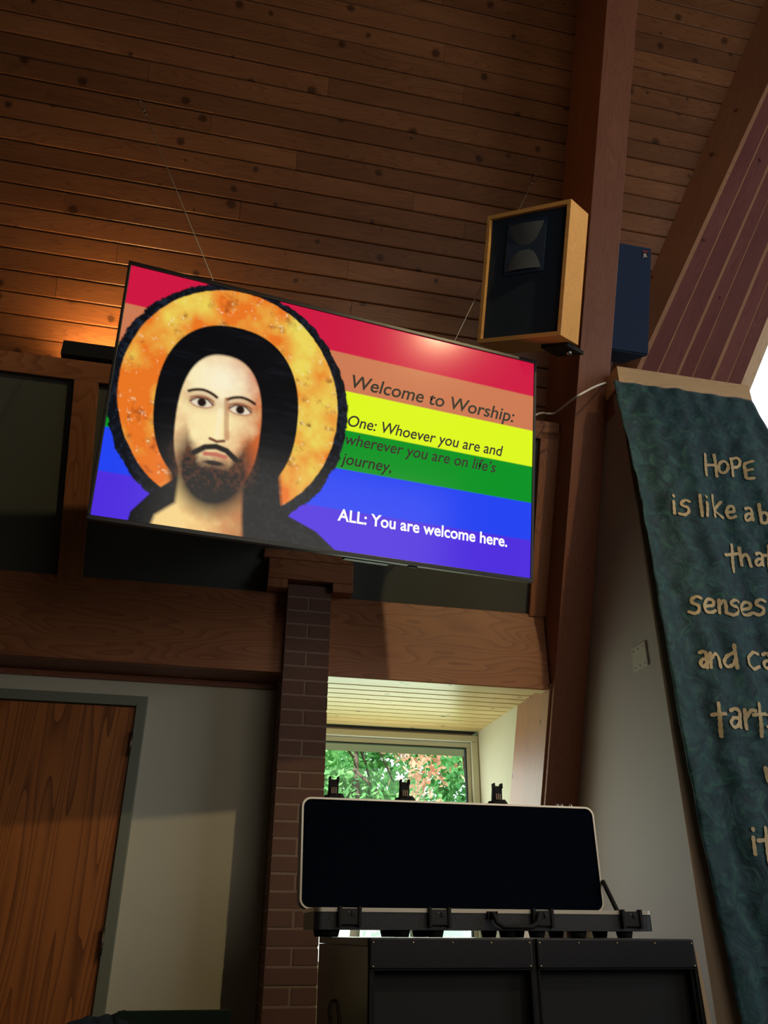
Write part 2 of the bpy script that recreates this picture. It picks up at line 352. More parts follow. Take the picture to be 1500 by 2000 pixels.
# rafter side in the bay: added sheet, window light put into its colour
sz = lambda off: (ZH+.03-FP[2]+OUT[2]*off)/SLOPE[2]
lit_side = slab('rafter_lit_side', [raft_pt(RX0-.013, .17, r0), raft_pt(RX0-.013, .17, sz(.17)), raft_pt(RX0-.013, -.285, sz(-.285)), raft_pt(RX0-.013, -.285, r0)], (.012, 0, 0), M_valley, gx=SLOPE); lit_side['kind'] = 'structure'
# window frame : four casings, inner sash, pane
for nm, a, b in (('casing', (wx0, YG-.035, wz1-.04), (wx1, YG+.02, wz1)), ('casing', (wx1-.045, YG-.034, wz0), (wx1-.002, YG+.02, wz1-.041)),
                 ('casing', (wx0, YG-.034, wz0), (wx0+.04, YG+.02, wz1-.041)), ('sill', (wx0, YG-.1, wz0-.02), (wx1, YG+.02, wz0+.03))):
    box(nm, a, b, M_vinyl, wn, .003)
for a, b in (((wx0+.041, YG+.0, wz1-.075), (wx1-.046, YG+.03, wz1-.042)), ((wx1-.075, YG+.0, wz0+.03), (wx1-.047, YG+.03, wz1-.076))):
    box('sash', a, b, M_vinyl, wn, .002)
box('gasket', (wx1-.082, YG-.004, wz0+.03), (wx1-.0755, YG+.03, wz1-.076), M_blkm, wn)
box('gasket', (wx0+.04, YG-.004, wz1-.082), (wx1-.083, YG+.03, wz1-.0755), M_blkm, wn)
mg, nt, b = newmat('glass'); tr = nt.nodes.new('ShaderNodeBsdfTransparent'); gl = nt.nodes.new('ShaderNodeBsdfGlossy'); gl.inputs['Roughness'].default_value = .02
ms = nt.nodes.new('ShaderNodeMixShader'); fz = nt.nodes.new('ShaderNodeFresnel'); fz.inputs[0].default_value = 1.45
fc = nt.nodes.new('ShaderNodeMath'); fc.operation = 'MULTIPLY'; fc.inputs[1].default_value = .5; nt.links.new(fz.outputs[0], fc.inputs[0])
nt.links.new(fc.outputs[0], ms.inputs[0]); nt.links.new(tr.outputs[0], ms.inputs[1]); nt.links.new(gl.outputs[0], ms.inputs[2]); nt.links.new(ms.outputs[0], nt.nodes['Material Output'].inputs[0])
M_glass = mg
box('pane', (wx0+.04, YG+.012, wz0+.02), (wx1-.06, YG+.018, wz1-.06), M_glass, wn)
# --- door
dr = empty('door_1', (-.8, YW, 0), kind='structure')
xh = -.346; dz = 2.13
box('door_leaf', (xh-.91, YW-.028, .01), (xh, YW-.002, dz), M_oak, dr, .002).rotation_euler
for o in [c for c in dr.children if c.name.startswith('door_leaf')]:
    COL.objects.unlink(o); bpy.data.objects.remove(o)
slab('door_leaf', [(xh-.91, YW-.03, .01), (xh-.91, YW-.03, dz), (xh, YW-.03, dz), (xh, YW-.03, .01)], (0, .028, 0), M_oak, dr, .0015, AZ)
for a, b in (((xh+.004, YW-.05, 0), (xh+.056, YW-.001, dz+.056)), ((xh-.97, YW-.05, 0), (xh-.914, YW-.001, dz+.056)), ((xh-.914, YW-.05, dz+.005), (xh+.004, YW-.001, dz+.056))):
    box('door_frame', a, b, M_frameg, dr, .003)
for z in (1.946, 1.065, .25):
    h = lathe('hinge', [(.007, 0), (.007, .113)], (xh+.002, YW-.055, z-.056), AZ, M_hinge, dr, 10)
    for k in (-.058, -.02, .02, .058): lathe('hinge_knuckle', [(.0085, 0), (.0085, .003)], (xh+.002, YW-.055, z+k-.0015), AZ, M_hinge, h, 10)
# --- side wall (drywall return), banner wall
dw = box('wall_side', (RX1, YC, 0), (RX1+.1, 4.7, 3.80), M_dry); dw['kind'] = 'structure'
box('wall_banner', (RX1+.1, YC+.001, 0), (2.84, YC+.11, 3.77), M_tanwall)['kind'] = 'structure'
box('trim_3', (RX1-.012, YC-.006, .0), (RX1+.10, YC, 3.76), M_tanwall)['kind'] = 'structure'
box('trim_4', (RX1-.006, YC+.015, 3.77), (RX1+.08, 3.62, 3.90), M_raft)['kind'] = 'structure'
box('trim_5', (RX1-.004, 3.40, 3.66), (RX1+.08, 3.64, 3.775), M_raft)['kind'] = 'structure'
led = box('ledge_beam', (2.022, YC-.035, 3.772), (2.835, YC+.13, 3.888), M_led, None, .003); tag(led, 'pale fir ledge board on top of the wall from which the green banner hangs', 'ledge')
# blank cover plate
cp = empty('cover_plate', (RX1, 3.5, 2.24), 'blank painted rectangular cover plate screwed to the white side wall', 'plate')
P = [onX(x, y, RX1) for x, y in ((1237, 1272), (1262, 1251), (1265, 1301), (1240, 1316))]
py0, py1, pz0, pz1 = 3.43, 3.565, 2.243, 2.362
box('plate', (RX1-.008, py0, pz0), (RX1-.0005, py1, pz1), M_ivory, cp, .002)
for y in (py0+.02, (py0+py1)/2, py1-.02):
    for z in (pz0+.018, pz1-.018): lathe('screw', [(.004, 0), (.003, .0015)], (RX1-.008, y, z), -AX, M_hinge, cp, 8)
# --- valley beam
v = unit(VA-VB); h = unit([1, 1, 0]); w = unit(np.cross(v, h)); 
if w[2] > 0: w = -w
nl = unit(np.cross(v, w))                        # normal of the light face
E1 = onP(1404, 370, nl, VB); E2 = onP(1248, 710, nl, VB)
nr = unit(np.cross(E1-E2, AX))
G1 = onP(1500, 618, nr, E2); G2 = onP(1444, 758, nr, E2)
K1 = onP(1500, 674, nr, E2); K2 = onP(1460, 774, nr, E2)
dn = unit(E1-E2); dg = unit(G1-G2); dv_ = unit(VA-VB)
vb = empty('valley_beam', tuple(VB), 'broad dark-red built-up timber valley beam rising to the right above the ledge', 'beam')
A0, A1 = VB-dv_*.45, VB+dv_*5.2
B0, B1 = E2-dn*.45, E2+dn*5.0
C0, C1 = G2-dg*.55, G2+dg*5.0
D0, D1 = K2-dg*.55, K2+dg*5.0
back = -unit(w)*.0+OUT*.02
hexa('side_board', [A0, A1, B1, B0], [A0+h*.05, A1+h*.05, B1+h*.05-w*.03, B0+h*.05-w*.03], M_valley, vb, 0, dv_)
fr_ = [0, .045, .19, .205, .37, .40, .52, .532, .70, .735, .86, .872, 1]
sap = [1, 0, 1, 0, 1, 0, 1, 0, 1, 0, 1, 0]
back = -nr*.04 if (-nr)@FWD > 0 else nr*.04
for i in range(len(fr_)-1):
    a, b_ = fr_[i]+.0008, fr_[i+1]-.0008
    aa, ab = (a, a+(b_-a)*.9)
    q = [B0+(C0-B0)*a, B1+(C1-B1)*a, B1+(C1-B1)*b_, B0+(C0-B0)*b_]
    if sap[i] and i > 0:                         # sapwood strips taper out
        q = [B0+(C0-B0)*a, B1+(C1-B1)*a, B1+(C1-B1)*b_, B0+(C0-B0)*b_]
    slab('laminated_board', q, back, M_sap if sap[i] else M_red, vb, 0, dn)
hexa('edge_board', [C0, C1, D1, D0], [C0+back, C1+back, D1+back, D0+back], M_led, vb, 0, dg)
print('VALLEY', v, w, E1, E2, G1, G2, K2, nr)
# --- big glazed opening right of the banner
w2 = empty('window_2', (3.4, YC+.2, 1), kind='structure')
box('pane', (2.85, YC+.45, .3), (6.5, YC+.46, 8.5), M_glass, w2)
box('jamb', (2.842, YC+.112, 0), (2.87, YC+.50, 3.8), M_vinyl, w2)
box('sill', (2.872, YC+.1, .2), (6.5, YC+.5, .3), M_vinyl, w2)
exec_after = []
# ================================================================ television
TO = np.array([-.484, 2.641, 3.519]); TX = unit([.987, .157, .021]); TY = np.array([-.014, .217, -.976]); TY = unit(TY-TX*(TY@TX)); TN = np.cross(TX, TY)   # TN away from viewer
TW, THh = 1.898, 1.0836
MT = frame(TO, TX, TY, TN)
tv = empty('television', tuple(TO+TX*TW/2+TY*THh/2+TN*.05), 'large black-framed flat television on wires, showing rainbow stripes and a haloed portrait', 'television')
def tbox(name, a, b, mat, par=None, bevel=0): return mesh(name, boxv(a, b), BOXF, mat, par or tv, MT, bevel=bevel)
bez = .0125
tbox('bezel', (0, 0, 0), (TW, .0165, .03), M_blk, bevel=.002); tbox('bezel', (0, THh-.018, 0), (TW, THh, .03), M_blk, bevel=.002)
tbox('bezel', (0, .0166, 0), (bez-.001, THh-.0185, .03), M_blk, bevel=.002); tbox('bezel', (TW-.0125, .0166, 0), (TW, THh-.0185, .03), M_blk, bevel=.002)
tbox('housing', (.01, .01, .012), (TW-.01, THh-.01, .045), M_blkm, bevel=.004)
bump = mesh('rear_housing', [(x, y, z) for z, k in ((.045, 0), (.085, .03)) for x, y in ((.30+k, .35+k), (1.60-k, .35+k), (1.60-k, THh-.012-k*.3), (.30+k, THh-.012-k*.3))],
     [(0, 1, 2, 3), (4, 5, 6, 7), (0, 1, 5, 4), (1, 2, 6, 5), (2, 3, 7, 6), (3, 0, 4, 7)], M_blkm, tv, MT)
tbox('port_cover', (1.02, THh-.008, .032), (1.22, THh+.004, .07), M_cab, bevel=.002)
tbox('control_button', (1.30, THh-.002, .01), (1.34, THh+.006, .03), M_blkm, bevel=.002)
tbox('wall_bracket', (.62, .55, .085), (1.28, .63, .13), M_blkm, bevel=.003); tbox('wall_bracket', (.62, .86, .085), (1.28, .94, .13), M_blkm, bevel=.003)
_p = TO+TX*.95+TY*.75; _d = ((FP+OUT*.03-_p)@OUT)/(TN@OUT); tbox('bracket_arm', (.90, .66, .12), (1.0, .83, _d), M_blkm)
# screen picture, painted as a fine grid of emission colours
sx0, sx1, sy0, sy1 = .0125, 1.8865, .0172, 1.0655
NX, NY = 560, 316
gx_, gy_ = np.meshgrid(np.linspace(sx0, sx1, NX+1), np.linspace(sy0, sy1, NY+1))
def S(*c): return np.array(srgb(*c)[:3])
img = np.zeros(gx_.shape+(3,))
st = [S(210, 22, 66), S(208, 124, 84), S(226, 252, 30), S(0, 150, 36), S(34, 68, 246), S(80, 46, 226)]
eds = [.1872, .3615, .5392, .7147, .8915]
def sm(d, e=.0022): return np.clip(d/e*.5+.5, 0, 1)
img[:] = st[0]
for e_, c_ in zip(eds, st[1:]): img = img*(1-sm(gy_-e_))[..., None]+c_*sm(gy_-e_)[..., None]
def vnoise(f, seed, oct=4, sx=1., sy=1.):
    r = np.random.RandomState(seed); out = 0; amp = 1; tot = 0
    for o_ in range(oct):
        n_ = int(f*2**o_)+3; g = r.rand(int(n_*sy)+4, int(n_*2*sx)+4)
        X = gx_/2*(g.shape[1]-3); Y = gy_/1.1*(g.shape[0]-3); i = X.astype(int); j = Y.astype(int); fx = X-i; fy = Y-j
        fx = fx*fx*(3-2*fx); fy = fy*fy*(3-2*fy)
        out = out+amp*((g[j, i]*(1-fx)+g[j, i+1]*fx)*(1-fy)+(g[j+1, i]*(1-fx)+g[j+1, i+1]*fx)*fy); tot += amp; amp *= .6
    return out/tot
n1 = vnoise(6, 1); n2 = vnoise(26, 2, 4); n3 = vnoise(70, 3, 3)
def over(mask, col):
    global img
    if np.ndim(col) == 1: col = np.broadcast_to(col, img.shape)
    img = img*(1-mask[..., None])+col*mask[..., None]
def ell(cx, cy, rx, ry, rot=0, p=2.):
    a = gx_-cx; b = gy_-cy; c, s_ = cs(rot), sn(rot); x = a*c+b*s_; y = -a*s_+b*c
    return 1-(np.abs(x/rx)**p+np.abs(y/ry)**p)**(1/p)
def mask(f, k, e=.0025): return sm(f*k, e)
def line(pts, wd):
    d_ = np.full(gx_.shape, 9.)
    for (x0, y0), (x1, y1) in zip(pts, pts[1:]):
        vx, vy = x1-x0, y1-y0; t_ = np.clip(((gx_-x0)*vx+(gy_-y0)*vy)/(vx*vx+vy*vy+1e-9), 0, 1)
        d_ = np.minimum(d_, np.hypot(gx_-x0-t_*vx, gy_-y0-t_*vy))
    return sm(wd-d_, .004)
def lerp(a, b, t): t = np.clip(t, 0, 1)[..., None]; return a*(1-t)+b*t
jit = (n2-.5)*.05
navy = lerp(S(8, 12, 20), S(34, 44, 60), (n3-.45)*2)
over(mask(ell(.483, .515, .492, .525)+jit, .48), navy)
gold = lerp(S(238, 120, 34), S(240, 216, 90), (n1-.32)*2.2+(gx_-.5)*.5+(.45-gy_)*.35)
gold = lerp(gold, S(120, 40, 20), (n2-.60)*2.6); gold = lerp(gold, S(255, 244, 190), (n3-.66)*3+(n2-.6))
over(mask(ell(.482, .505, .448, .487)+jit*.35, .45), gold)
# shoulders and robe
def poly(pts):
    P_ = np.array(pts); ins = np.zeros(gx_.shape, bool); d_ = np.full(gx_.shape, 9.); m = len(P_)
    for i in range(m):
        x0, y0 = P_[i]; x1, y1 = P_[(i+1) % m]
        cnd = ((y0 > gy_) != (y1 > gy_)) & (gx_ < (x1-x0)*(gy_-y0)/(y1-y0+1e-12)+x0); ins ^= cnd
        vx, vy = x1-x0, y1-y0; t_ = np.clip(((gx_-x0)*vx+(gy_-y0)*vy)/(vx*vx+vy*vy+1e-9), 0, 1)
        d_ = np.minimum(d_, np.hypot(gx_-x0-t_*vx, gy_-y0-t_*vy))
    return np.where(ins, d_, -d_)
dark = lerp(S(6, 10, 16), S(30, 38, 48), (n3-.5)*1.6+(gx_-.45)*.5)
over(sm(poly([(.13, 1.2), (.15, 1.03), (.21, .95), (.30, .87), (.66, .84), (.75, .95), (.88, 1.0), (1.0, 1.09), (1.0, 1.2)]), .003), dark)
# hair, plain rounded shape
over(mask(ell(.468, .55, .291, .367, 0, 2.3), .3), lerp(S(5, 7, 12), S(24, 28, 36), (vnoise(4, 8, 3, 1, 9)-.5)*1.6+(gx_-.5)*.4))
over(sm(poly([(.25, .75), (.70, .75), (.73, .93), (.66, 1.02), (.30, .95)]), .01), dark)
# neck
skin = lerp(S(216, 116, 54), S(250, 214, 140), (.44-gx_)*2.4+.75+(n2-.5)*.6)
over(sm(poly([(.31, .84), (.56, .84), (.57, .98), (.60, 1.2), (.20, 1.2), (.24, 1.03), (.31, .97)]), .008), lerp(skin, S(150, 74, 40), (gx_-.42)*3.5))
# face, symmetrical plain oval
fx = (gx_-.438)
skinf = lerp(S(206, 100, 44), S(255, 236, 176), ell(.42, .54, .20, .34)*1.25+.18-(gx_-.43)*1.6+(n2-.5)*.5+(n1-.5)*.5)
skinf = lerp(skinf, S(255, 248, 226), mask(ell(.43, .43, .08, .07), .12, .16)*.8)
over(mask(ell(.438, .62, .170, .30, 0, 2.4), .2, .004), skinf)
# beard and moustache
bd = lerp(S(14, 12, 14), S(120, 66, 36), (n3-.42)*1.2+(.84-gy_)*3.5)
beard = np.minimum(ell(.438, .80, .152, .185)*.15, .02)
over(sm(np.minimum(ell(.438, .80, .156, .190)*.15, gy_-.775+np.clip(np.abs(fx)-.06, 0, .1)*1.6+(n3-.5)*.03), .035), bd)
over(line([(.355, .755), (.395, .725), (.438, .715), (.481, .725), (.521, .755)], .012), S(22, 14, 14))
over(line([(.398, .752), (.438, .748), (.478, .752)], .009), S(196, 108, 86))
over(mask(ell(.438, .785, .040, .010), .02, .006), S(30, 18, 18))
# brows, eyes, nose
for sgn in (-1, 1):
    cx = .438+sgn*.078
    over(mask(ell(cx, .535, .062, .040), .04, .02)*.55, S(176, 100, 54))
    over(mask(ell(cx, .60, .055, .045), .05, .04)*.5, S(255, 232, 176))
    over(line([(cx+a_*.056, .487+.016*a_*a_+.004*(a_*-sgn > 0)*abs(a_)) for a_ in np.linspace(-1, 1, 9)], .0062), S(44, 24, 18))
    over(line([(cx+a_*.046, .514+.014*a_*a_) for a_ in np.linspace(-1, 1, 7)], .0025), S(130, 70, 44))
    over(mask(ell(cx, .541, .048, .024), .04, .008), S(170, 98, 60))
    over(mask(ell(cx, .542, .042, .0185), .03, .004), S(238, 222, 196))
    over(mask(ell(cx, .541, .018, .0185), .018, .004), S(34, 18, 14))
    over(line([(cx-.044, .542), (cx-.02, .524), (cx+.02, .524), (cx+.044, .542)], .0035), S(50, 24, 18))
over(line([(.456, .51), (.462, .555), (.468, .62), (.476, .672)], .010)*.55, S(170, 88, 48))
over(line([(.410, .686), (.438, .694), (.466, .686)], .006), S(110, 48, 30))
over(line([(.436, .56), (.436, .67)], .010)*.6, S(255, 240, 200))
vs = np.stack([gx_.ravel(), gy_.ravel(), np.full(gx_.size, .006)], 1)
i0 = (np.arange(NY)[:, None]*(NX+1)+np.arange(NX)[None, :]).ravel()
fc_ = np.stack([i0, i0+1, i0+NX+2, i0+NX+1], 1)
me = bpy.data.meshes.new('screen'); me.vertices.add(len(vs)); me.vertices.foreach_set('co', vs.ravel())
me.loops.add(fc_.size); me.loops.foreach_set('vertex_index', fc_.ravel().astype(np.int32)); me.polygons.add(len(fc_))
me.polygons.foreach_set('loop_start', np.arange(0, fc_.size, 4, dtype=np.int32)); me.update(calc_edges=True)
ca = me.color_attributes.new('picture', 'FLOAT_COLOR', 'POINT'); ca.data.foreach_set('color', np.concatenate([img.reshape(-1, 3), np.ones((gx_.size, 1))], 1).astype(np.float32).ravel())
ms_, nt, b = newmat('screen picture'); at = nt.nodes.new('ShaderNodeAttribute'); at.attribute_name = 'picture'
nt.links.new(at.outputs['Color'], b.inputs['Emission Color']); b.inputs['Emission Strength'].default_value = .95; b.inputs['Base Color'].default_value = (.004, .004, .005, 1); b.inputs['Roughness'].default_value = .16; b.inputs['Specular IOR Level'].default_value = .3
me.materials.append(ms_); scr = put(bpy.data.objects.new('screen', me), MT, tv)
def text(body, x0, x1, base, mat, name='screen_lettering', shear=0., bold=0., squeeze=None, par=None, Mx=None, depth=.0045, h=None):
    cu = bpy.data.curves.new('t', 'FONT'); cu.body = body; cu.size = 1; cu.shear = shear; cu.offset = bold; cu.resolution_u = 6
    t = bpy.data.objects.new('t', cu); COL.objects.link(t); dg = bpy.context.evaluated_depsgraph_get(); dg.update()
    m = bpy.data.meshes.new_from_object(t.evaluated_get(dg)); COL.objects.unlink(t); bpy.data.objects.remove(t)
    c = np.zeros(len(m.vertices)*3); m.vertices.foreach_get('co', c); c = c.reshape(-1, 3)
    sx = (x1-x0)/(c[:, 0].max()-c[:, 0].min()); sy = (h if h else sx)
    c = np.stack([x0+(c[:, 0]-c[:, 0].min())*sx, base-c[:, 1]*sy, np.full(len(c), depth)], 1)
    m.vertices.foreach_set('co', c.ravel()); m.materials.clear(); m.materials.append(mat); m.update()
    return put(bpy.data.objects.new(name, m), Mx if Mx is not None else MT, par or scr)
M_tb = emis('dark lettering', (.004, .004, .006, 1), .0); M_tb.node_tree.nodes['Principled BSDF'].inputs['Base Color'].default_value = (.006, .006, .008, 1)
M_tg = plain('green black lettering', (.004, .03, .012, 1), .2); M_tw = emis('white lettering', (1, 1, 1, 1), .95)
text('Welcome to Worship:', .982, 1.786, .340, M_tb, shear=.22, h=.088, bold=.012)
text('One: Whoever you are and', .978, 1.731, .518, M_tb, shear=.22, h=.073, bold=.010)
text("wherever you are on life\u2019s", .974, 1.697, .602, M_tb, shear=.22, h=.073, bold=.010)
text('journey,', .960, 1.190, .691, M_tb, shear=.22, h=.073, bold=.010)
text('ALL: You are welcome here.', .967, 1.765, .938, M_tw, h=.072, bold=.022)
# --- hanging wires
def wire(name, top, a, lab):
    """eye bolt in ceiling at px top, wire to TV-plane point a (u,v)"""
    e = onP(*top, OUT, CP); end = TO+TX*a[0]+TY*a[1]+TN*.042
    o = empty(name, tuple(e), lab, 'wire', 'suspension wires of the television')
    g = e-OUT*.035+np.array([0, 0, -.02]); dd = unit(end-g); sd = unit(np.cross(dd, FWD))
    tube('eye_bolt', [e-OUT*0, e-OUT*.02, g], .004, M_steel, o, 8)
    lp = [g+dd*.045+sd*.016*cs(t)+dd*.048*sn(t) for t in np.linspace(0, 2*math.pi, 17)[:-1]]
    tube('thimble_loop', lp, .0022, M_steel, o, 6, closed=True)
    tube('crimp_sleeve', [g+dd*.092, g+dd*.125], .0055, M_steel, o, 8); tube('crimp_sleeve', [g+dd*.15, g+dd*.175], .0045, M_steel, o, 8)
    tube('wire_strand', [g+dd*.09, end], .0021, M_wire, o, 6)
wire('suspension_wire', (276, 200), (.373, .03), 'thin steel suspension wire from the ceiling to the upper left of the television')
wire('suspension_wire', (1042, 342), (1.458, .03), 'thin steel suspension wire passing behind the wooden loudspeaker to the television')
# --- white cable
pc = [TO+TX*1.80+TY*.34+TN*.06, onY(1052, 808, 3.60), onY(1070, 808, 3.62), onY(1083, 807, 3.60), onY(1096, 798, 3.52), onY(1112, 785, 3.38), onY(1127, 774, 3.23), onY(1143, 765, 3.24), onY(1160, 756, 3.27), onY(1178, 749, 3.29), onX(1184, 748, RX1-.004)]
pts = []
for i in range(len(pc)-1):
    p0, p1, p2, p3 = pc[max(i-1, 0)], pc[i], pc[i+1], pc[min(i+2, len(pc)-1)]
    for t in np.linspace(0, 1, 5)[:-1]: pts.append(.5*((2*p1)+(-p0+p2)*t+(2*p0-5*p1+4*p2-p3)*t*t+(-p0+3*p1-3*p2+p3)*t**3))
tag(tube('cable', pts+[pc[-1]], .0062, M_white, None, 8), 'white cable running from behind the television across the rafter', 'cable')
# ================================================================ wood loudspeaker
q = [(952, 422), (1116, 388), (1098, 654), (934, 670)]
Rr = [ray(*p) for p in q]; d_ = np.linalg.svd(np.array([Rr[0], -Rr[1], Rr[2], -Rr[3]]).T)[2][-1]; d_ = d_/d_[0]
kk = .45/np.linalg.norm(Rr[1]*d_[1]-Rr[0]); P = [CAM+Rr[i]*d_[i]*kk for i in range(4)]
ex = unit(P[1]-P[0]+P[2]-P[3]); ey = P[3]-P[0]+P[2]-P[1]; ey = unit(ey-ex*(ey@ex)); en = np.cross(ex, ey); MS = frame(P[0], ex, ey, en)
sw = .45; shh = np.linalg.norm(P[3]-P[0])*.5+np.linalg.norm(P[2]-P[1])*.5; sd_ = .19
sp = empty('wood_loudspeaker', tuple((P[0]+P[2])/2+en*sd_/2), 'pale birch wood loudspeaker with dark grille, mounted against the leaning rafter', 'loudspeaker')
def sbox(name, a, b, mat, par=None, bevel=0): return mesh(name, boxv(a, b), BOXF, mat, par or sp, MS, bevel=bevel)
t_ = .02
sbox('side_panel', (sw-t_, 0, 0), (sw, shh, sd_), M_birch, bevel=.002); sbox('side_panel', (0, 0, 0), (t_, shh, sd_), M_birch, bevel=.002)
sbox('top_panel', (t_, 0, 0), (sw-t_, t_, sd_), M_birch); sbox('bottom_panel', (t_, shh-t_, 0), (sw-t_, shh, sd_), M_birch)
mesh('rear_panel', [(x, y, z) for z, k in ((sd_, 0), (sd_+.05, .08)) for x, y in ((k, .0), (sw-k, .0), (sw-k, shh), (k, shh))], [(0, 1, 2, 3), (4, 5, 6, 7), (0, 1, 5, 4), (1, 2, 6, 5), (2, 3, 7, 6), (3, 0, 4, 7)], M_birch, sp, MS)
# grille: see-through cloth suggested by a dark baffle with the horn flush in it
sbox('baffle', (t_, t_, .022), (sw-t_, shh-t_, .03), M_grille)
hx0, hx1, hy0, hy1 = .112, .324, .05, .315
sbox('horn_flange', (hx0, hy0, .014), (hx1, hy1, .0225), M_grille2, bevel=.002)
def hornpetal(yA, yB, wA, wB, z0, z1, flip):
    vv, ff = [], []; n_ = 16; m_ = 6; cx = (hx0+hx1)/2
    for i in range(m_+1):
        t = i/m_; y = yA+(yB-yA)*t; wd_ = wA+(wB-wA)*t**.55; 
        for k in range(n_+1):
            a = -1+2*k/n_; vv.append((cx+a*wd_, y-(flip)*.03*(1-a*a)*(t), z0+(z1-z0)*(1-a*a*.9)*t))
    for i in range(m_):
        for k in range(n_): ff.append((i*(n_+1)+k, i*(n_+1)+k+1, (i+1)*(n_+1)+k+1, (i+1)*(n_+1)+k))
    return mesh('horn_flare', vv, ff, M_horn, sp, MS, smooth=True)
hornpetal(.175, .072, .026, .095, .0135, -.002, 0); hornpetal(.20, .298, .026, .095, .0135, -.002, 0)
tube('bracket_arm', [P[0]+ex*(sw-.05)+ey*(shh*.5)+en*(sd_+.01), (RX0-.005, 3.36, 4.36)], .018, M_blkm, sp, 10); lathe('bracket_foot', [(.05, 0), (.05, .012)], (RX0-.014, 3.36, 4.36), AX, M_blkm, sp, 14)
sbox('mounting_bracket', (sw-.16, shh, .12), (sw-.02, shh+.02, .30), M_blkm, bevel=.003)
lathe('bracket_knob', [(.014, 0), (.014, .02)], P[0]+ex*(sw-.05)+ey*(shh+.02)+en*.2, ey, M_steel, sp, 12)
# ================================================================ black loudspeaker
lt = onY(1208, 474, 3.2); rt = onY(1275, 485, 3.2); rb = onY(1260, 693, 3.42); jx0 = RX1+.012
jy = unit(np.array([0, rb[1]-rt[1], rb[2]-rt[2]])); jn = np.cross(AX, jy); jh = np.linalg.norm((rb-rt)[1:]); j0 = np.array([jx0, rt[1], rt[2]+.004]); jw = (rt[0]+rb[0])/2-jx0+.01
MJ = frame(j0, AX, jy, jn)
jb = empty('black_loudspeaker', tuple(j0+AX*jw/2+jy*jh/2), 'black boxy loudspeaker with small red badge, tucked right of the leaning rafter', 'loudspeaker')
def jbox(name, a, b, mat, bevel=0): return mesh(name, boxv(a, b), BOXF, mat, jb, MJ, bevel=bevel)
mesh('cabinet', [(x, y, z) for z, k in ((.015, 0), (.20, .06)) for x, y in ((0, 0), (jw-k, 0), (jw-k, jh), (0, jh))], [(0, 1, 2, 3), (4, 5, 6, 7), (0, 1, 5, 4), (1, 2, 6, 5), (2, 3, 7, 6), (3, 0, 4, 7)], M_grille2, jb, MJ, bevel=.003)
jbox('grille', (.004, .006, 0), (jw-.004, jh-.006, .016), M_grille2, bevel=.004)
bx = jw-.062
M_red2 = plain('badge red', srgb(200, 60, 50), .4); M_bw = plain('badge white', srgb(225, 215, 205), .4)
bd_ = jbox('badge', (bx, .03, -.003), (bx+.036, .072, 0), M_blkm)
mesh('badge_stripe', boxv((bx, .031, -.0045), (bx+.036, .037, -.003)), BOXF, M_red2, bd_, MJ)
text('JBL', bx+.004, bx+.032, .068, M_bw, name='badge_lettering', bold=.03, par=bd_, Mx=MJ, depth=-.004, h=.03)
# ================================================================ uplight fixture
ul = empty('uplight', (-.3, 3.69, 3.78), 'low black uplight box on the top rail left of the television', 'light')
u0 = fpt(128, 672, .02); 
box('fixture_body', (-.905, 3.655, 3.755), (.55, 3.675, 3.84), M_blkm, ul); box('fixture_body', (-.905, 3.675, 3.755), (.55, 3.80, 3.765), M_blkm, ul)
box('end_cap', (-.912, 3.655, 3.755), (-.905, 3.80, 3.84), M_blkm, ul)
M_lamp = emis('warm lamp', (1, .58, .20, 1), 190.0)
box('lamp_tube', (-.88, 3.71, 3.785), (-.42, 3.735, 3.80), M_lamp, ul)
# ================================================================ keyboard flight case
CY0, CY1 = 2.60, 2.857
cl, cr = onY(614, 1795, CY0)[0], onY(1276, 1795, CY0)[0]
cz1 = onY(900, 1775, CY0)[2]; cz0 = onY(900, 1817, CY0)[2]; ztop = onY(900, 1832, 2.56)[2]
print('CASE', cl, cr, cz0, cz1, ztop)
case = empty('instrument_case', ((cl+cr)/2, (CY0+CY1)/2, ztop), 'open black hard-shell instrument case with aluminium rim, standing on the black cabinet', 'case')
def rrect(x0, x1, y0, y1, r, n=6):
    out = []
    for cx, cy, a0 in ((x1-r, y1-r, 0), (x0+r, y1-r, 90), (x0+r, y0+r, 180), (x1-r, y0+r, 270)):
        out += [(cx+r*cs(math.radians(a0+90*k/n)), cy+r*sn(math.radians(a0+90*k/n))) for k in range(n+1)]
    return out
def prism(name, prof, f0, f1, mat, par, bevel=0):
    """extrude 2D profile: f(p)->3D for both ends"""
    n = len(prof); c = np.mean([f0(p) for p in prof], 0); vv = [np.array(f0(p))-c for p in prof]+[np.array(f1(p))-c for p in prof]
    ff = [tuple(range(n)), tuple(range(n, 2*n))]+[(i, (i+1) % n, n+(i+1) % n, n+i) for i in range(n)]
    return mesh(name, vv, ff, mat, par, Matrix.Translation(Vector(c)), bevel=bevel)
pb = rrect(cl, cr, CY0, CY1, .022)
prism('base_shell', pb, lambda p: (p[0], p[1], cz0), lambda p: (p[0], p[1], cz1-.011), M_case, case)
prism('base_rim', rrect(cl-.003, cr+.003, CY0-.003, CY1+.003, .022), lambda p: (p[0], p[1], cz1-.011), lambda p: (p[0], p[1], cz1), M_alu, case)
